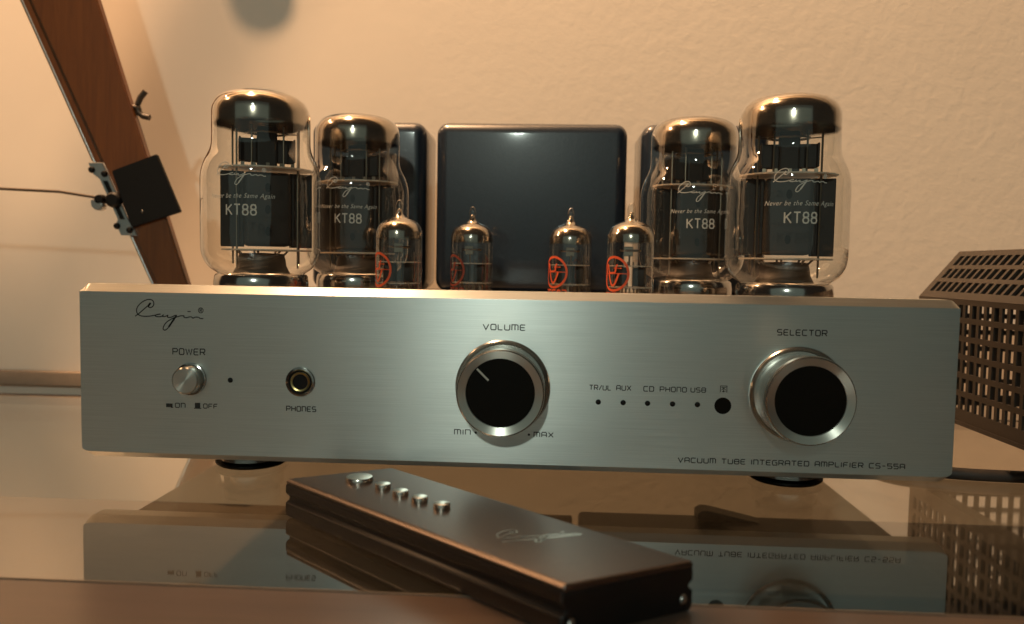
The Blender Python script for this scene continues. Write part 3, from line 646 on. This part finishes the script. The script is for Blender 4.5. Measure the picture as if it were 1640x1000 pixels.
# ------------------------------------------------------------------ black box under the glass
bb = thing('audio_component', 'black equipment box seen through the glass below the right half of the amplifier', 'audio equipment', (0, 0, -60))
bm = bmesh.new(); box(bm, 38, 560, 60, 180, -90, 0, 3, 3); from_bm('housing', bm, M['box'], bb, 40)
bm = bmesh.new(); prism(bm, [(112, 0.2), (112, 5), (115, 7), (119, 7), (150, .2)], 165, 178, lambda a, b, c: (a, c, b)); from_bm('raised_lid', bm, M['box'], bb)
for x in (60, 500):
    bm = bmesh.new(); lathe(bm, [(0, -639.5), (14, -639.5), (14, -90.2), (0, -90.2)], 20); from_bm('stand_leg', bm, M['box'], bb, 40, (x, 120, 0))

# ------------------------------------------------------------------ wooden easel leg at the left
ez = thing('easel_leg', 'slanting reddish brown wooden easel leg with metal rail against the wall at left', 'easel')
lx = lambda z: -202-.4535*z; rx = lambda z: -186.4-.32*z
Y0, Y1 = 165, 171
bm = bmesh.new(); zt = 760
prism(bm, [(lx(0)+7, 0.4), (rx(0), 0.4), (rx(zt), zt), (lx(zt)+7, zt)], Y0, Y1, lambda a, b, c: (a, c, b))
bmesh.ops.bevel(bm, geom=bm.edges[:], offset=.8*S, segments=2, affect='EDGES')
from_bm('wooden_plank', bm, M['plank'], ez)
bm = bmesh.new(); prism(bm, [(-500, 520), (-476, 520), (-187, 1100), (-211, 1100)], Y1+4, Y1+7, lambda a, b, c: (a, c, b))
from_bm('crossing_leg', bm, M['plank'], ez)
bm = bmesh.new()
zr = 158
prism(bm, [(lx(zr)-.5, zr), (lx(zr)+6.6, zr), (lx(zt)+6.6, zt), (lx(zt)-.5, zt)], Y0+.6, Y1-.6, lambda a, b, c: (a, c, b)); 
prism(bm, [(lx(0)+2.6, .4), (lx(0)+6.8, .4), (lx(112)+6.8, 112), (lx(112)+2.6, 112)], Y0+.6, Y1-.6, lambda a, b, c: (a, c, b))
bmesh.ops.bevel(bm, geom=bm.edges[:], offset=.9*S, segments=2, affect='EDGES')
from_bm('side_rail', bm, M['plank'], ez)
bm = bmesh.new(); tube(bm, [(lx(zr)+1.2, Y0+1.2, zr), (lx(zt)+1.2, Y0+1.2, zt)], .9, 8); tube(bm, [(lx(2)+3.5, Y0+1.4, 2), (lx(112)+3.5, Y0+1.4, 112)], 1.1, 8); from_bm('metal_track', bm, M['satin'], ez, 60)
# slide fitting with rivets, slot, clamp
fx = lambda z: lx(z)+1.0
bm = bmesh.new()
q_ = [(157, -2.6, 6.2), (150, -2.6, 6.8), (147, .2, 6.6), (134, .2, 6.6), (122, .2, 6.6), (119, -2.4, 7.0), (112, -2.4, 7.6)]
prism(bm, [(fx(z)+a, z) for z, a, b in q_]+[(fx(z)+b, z) for z, a, b in q_[::-1]], Y0-2.0, Y0-.6, lambda a, b, c: (a, c, b))
from_bm('slide_plate', bm, M['satin'], ez)
bm = bmesh.new()
for z in (152, 117): 
    for dx in (-2.6, 5.6):
        lathe(bm, [(0, 1.6), (1.5, 1.3), (2.1, 0), (2.1, -.5)], 16, 'y', (fx(z)+dx, Y0-2.4, z-dx*.3))
prism(bm, [(fx(137)+1.8, 137), (fx(137)+4.8, 137), (fx(146)+4.8, 146), (fx(146)+1.8, 146)], Y0-2.3, Y0-2.0, lambda a, b, c: (a, c, b))
prism(bm, [(fx(122)+1.8, 122), (fx(122)+4.8, 122), (fx(131)+4.8, 131), (fx(131)+1.8, 131)], Y0-2.3, Y0-2.0, lambda a, b, c: (a, c, b))
lathe(bm, [(0, 4), (3.6, 4), (4.8, 3), (5.0, 0)], 20, 'y', (fx(134)+4.0, Y0-1.9, 134)); lathe(bm, [(0, 7), (2.6, 7), (3.1, 5.5), (3.2, 2)], 16, 'y', (fx(134)-3.5, Y0-1, 134))
from_bm('dark_rivets', bm, M['black_plastic'], ez, 40)
bm = bmesh.new(); prism(bm, [(fx(131)-9.5, 134.5), (fx(131)-10.2, 131), (fx(131)-8.5, 128), (fx(131)-5, 126.8), (fx(131)-2, 128.5), (fx(131)-2.5, 131.5), (fx(131)-5.5, 133)], Y0-8, Y0-2, lambda a, b, c: (a, c, b))
bmesh.ops.bevel(bm, geom=bm.edges[:], offset=.8*S, segments=2, affect='EDGES'); from_bm('clamp_lever', bm, M['satin'], ez, 40)
bm = bmesh.new(); tube(bm, [(fx(134)-4, Y0-5, 135), (-292, Y0-5, 138.6), (-420, Y0-5, 143.2)], 1.0, 10); from_bm('cross_rod', bm, M['stem'], ez, 60)
bm = bmesh.new(); prism(bm, [(-259.2, 152.1), (-230.1, 162.9), (-215.1, 127.2), (-246.7, 116.9)], Y0-3.4, Y0-.4, lambda a, b, c: (a, c, b)); bmesh.ops.bevel(bm, geom=bm.edges[:], offset=.5*S, segments=2, affect='EDGES'); from_bm('black_pad', bm, M['black_plastic'], ez)
bm = bmesh.new(); lathe(bm, [(0, .8), (.8, .6), (1.0, 0)], 12, 'y', (-239.5, Y0-3.4, 127)); from_bm('pad_screw', bm, M['chrome'], ez, 60)
# wing screw on the far edge
bm = bmesh.new()
cxw, czw = rx(193)+2.0, 193
def wing(p):
    tube(bm, [(a, Y0+4, b) for a, b in p], 1.9, 10)
wing([(rx(193)-.5, 193), (cxw+1.5, 192.5)])
wing([(cxw+.8, 190.5), (cxw+.5, 195), (cxw+2.2, 199), (cxw+5.5, 203)]); wing([(cxw+.8, 192), (cxw+1.2, 189.5), (cxw+4, 187.4), (cxw+8, 186.6)])
from_bm('wing_screw', bm, M['stem'], ez, 60)
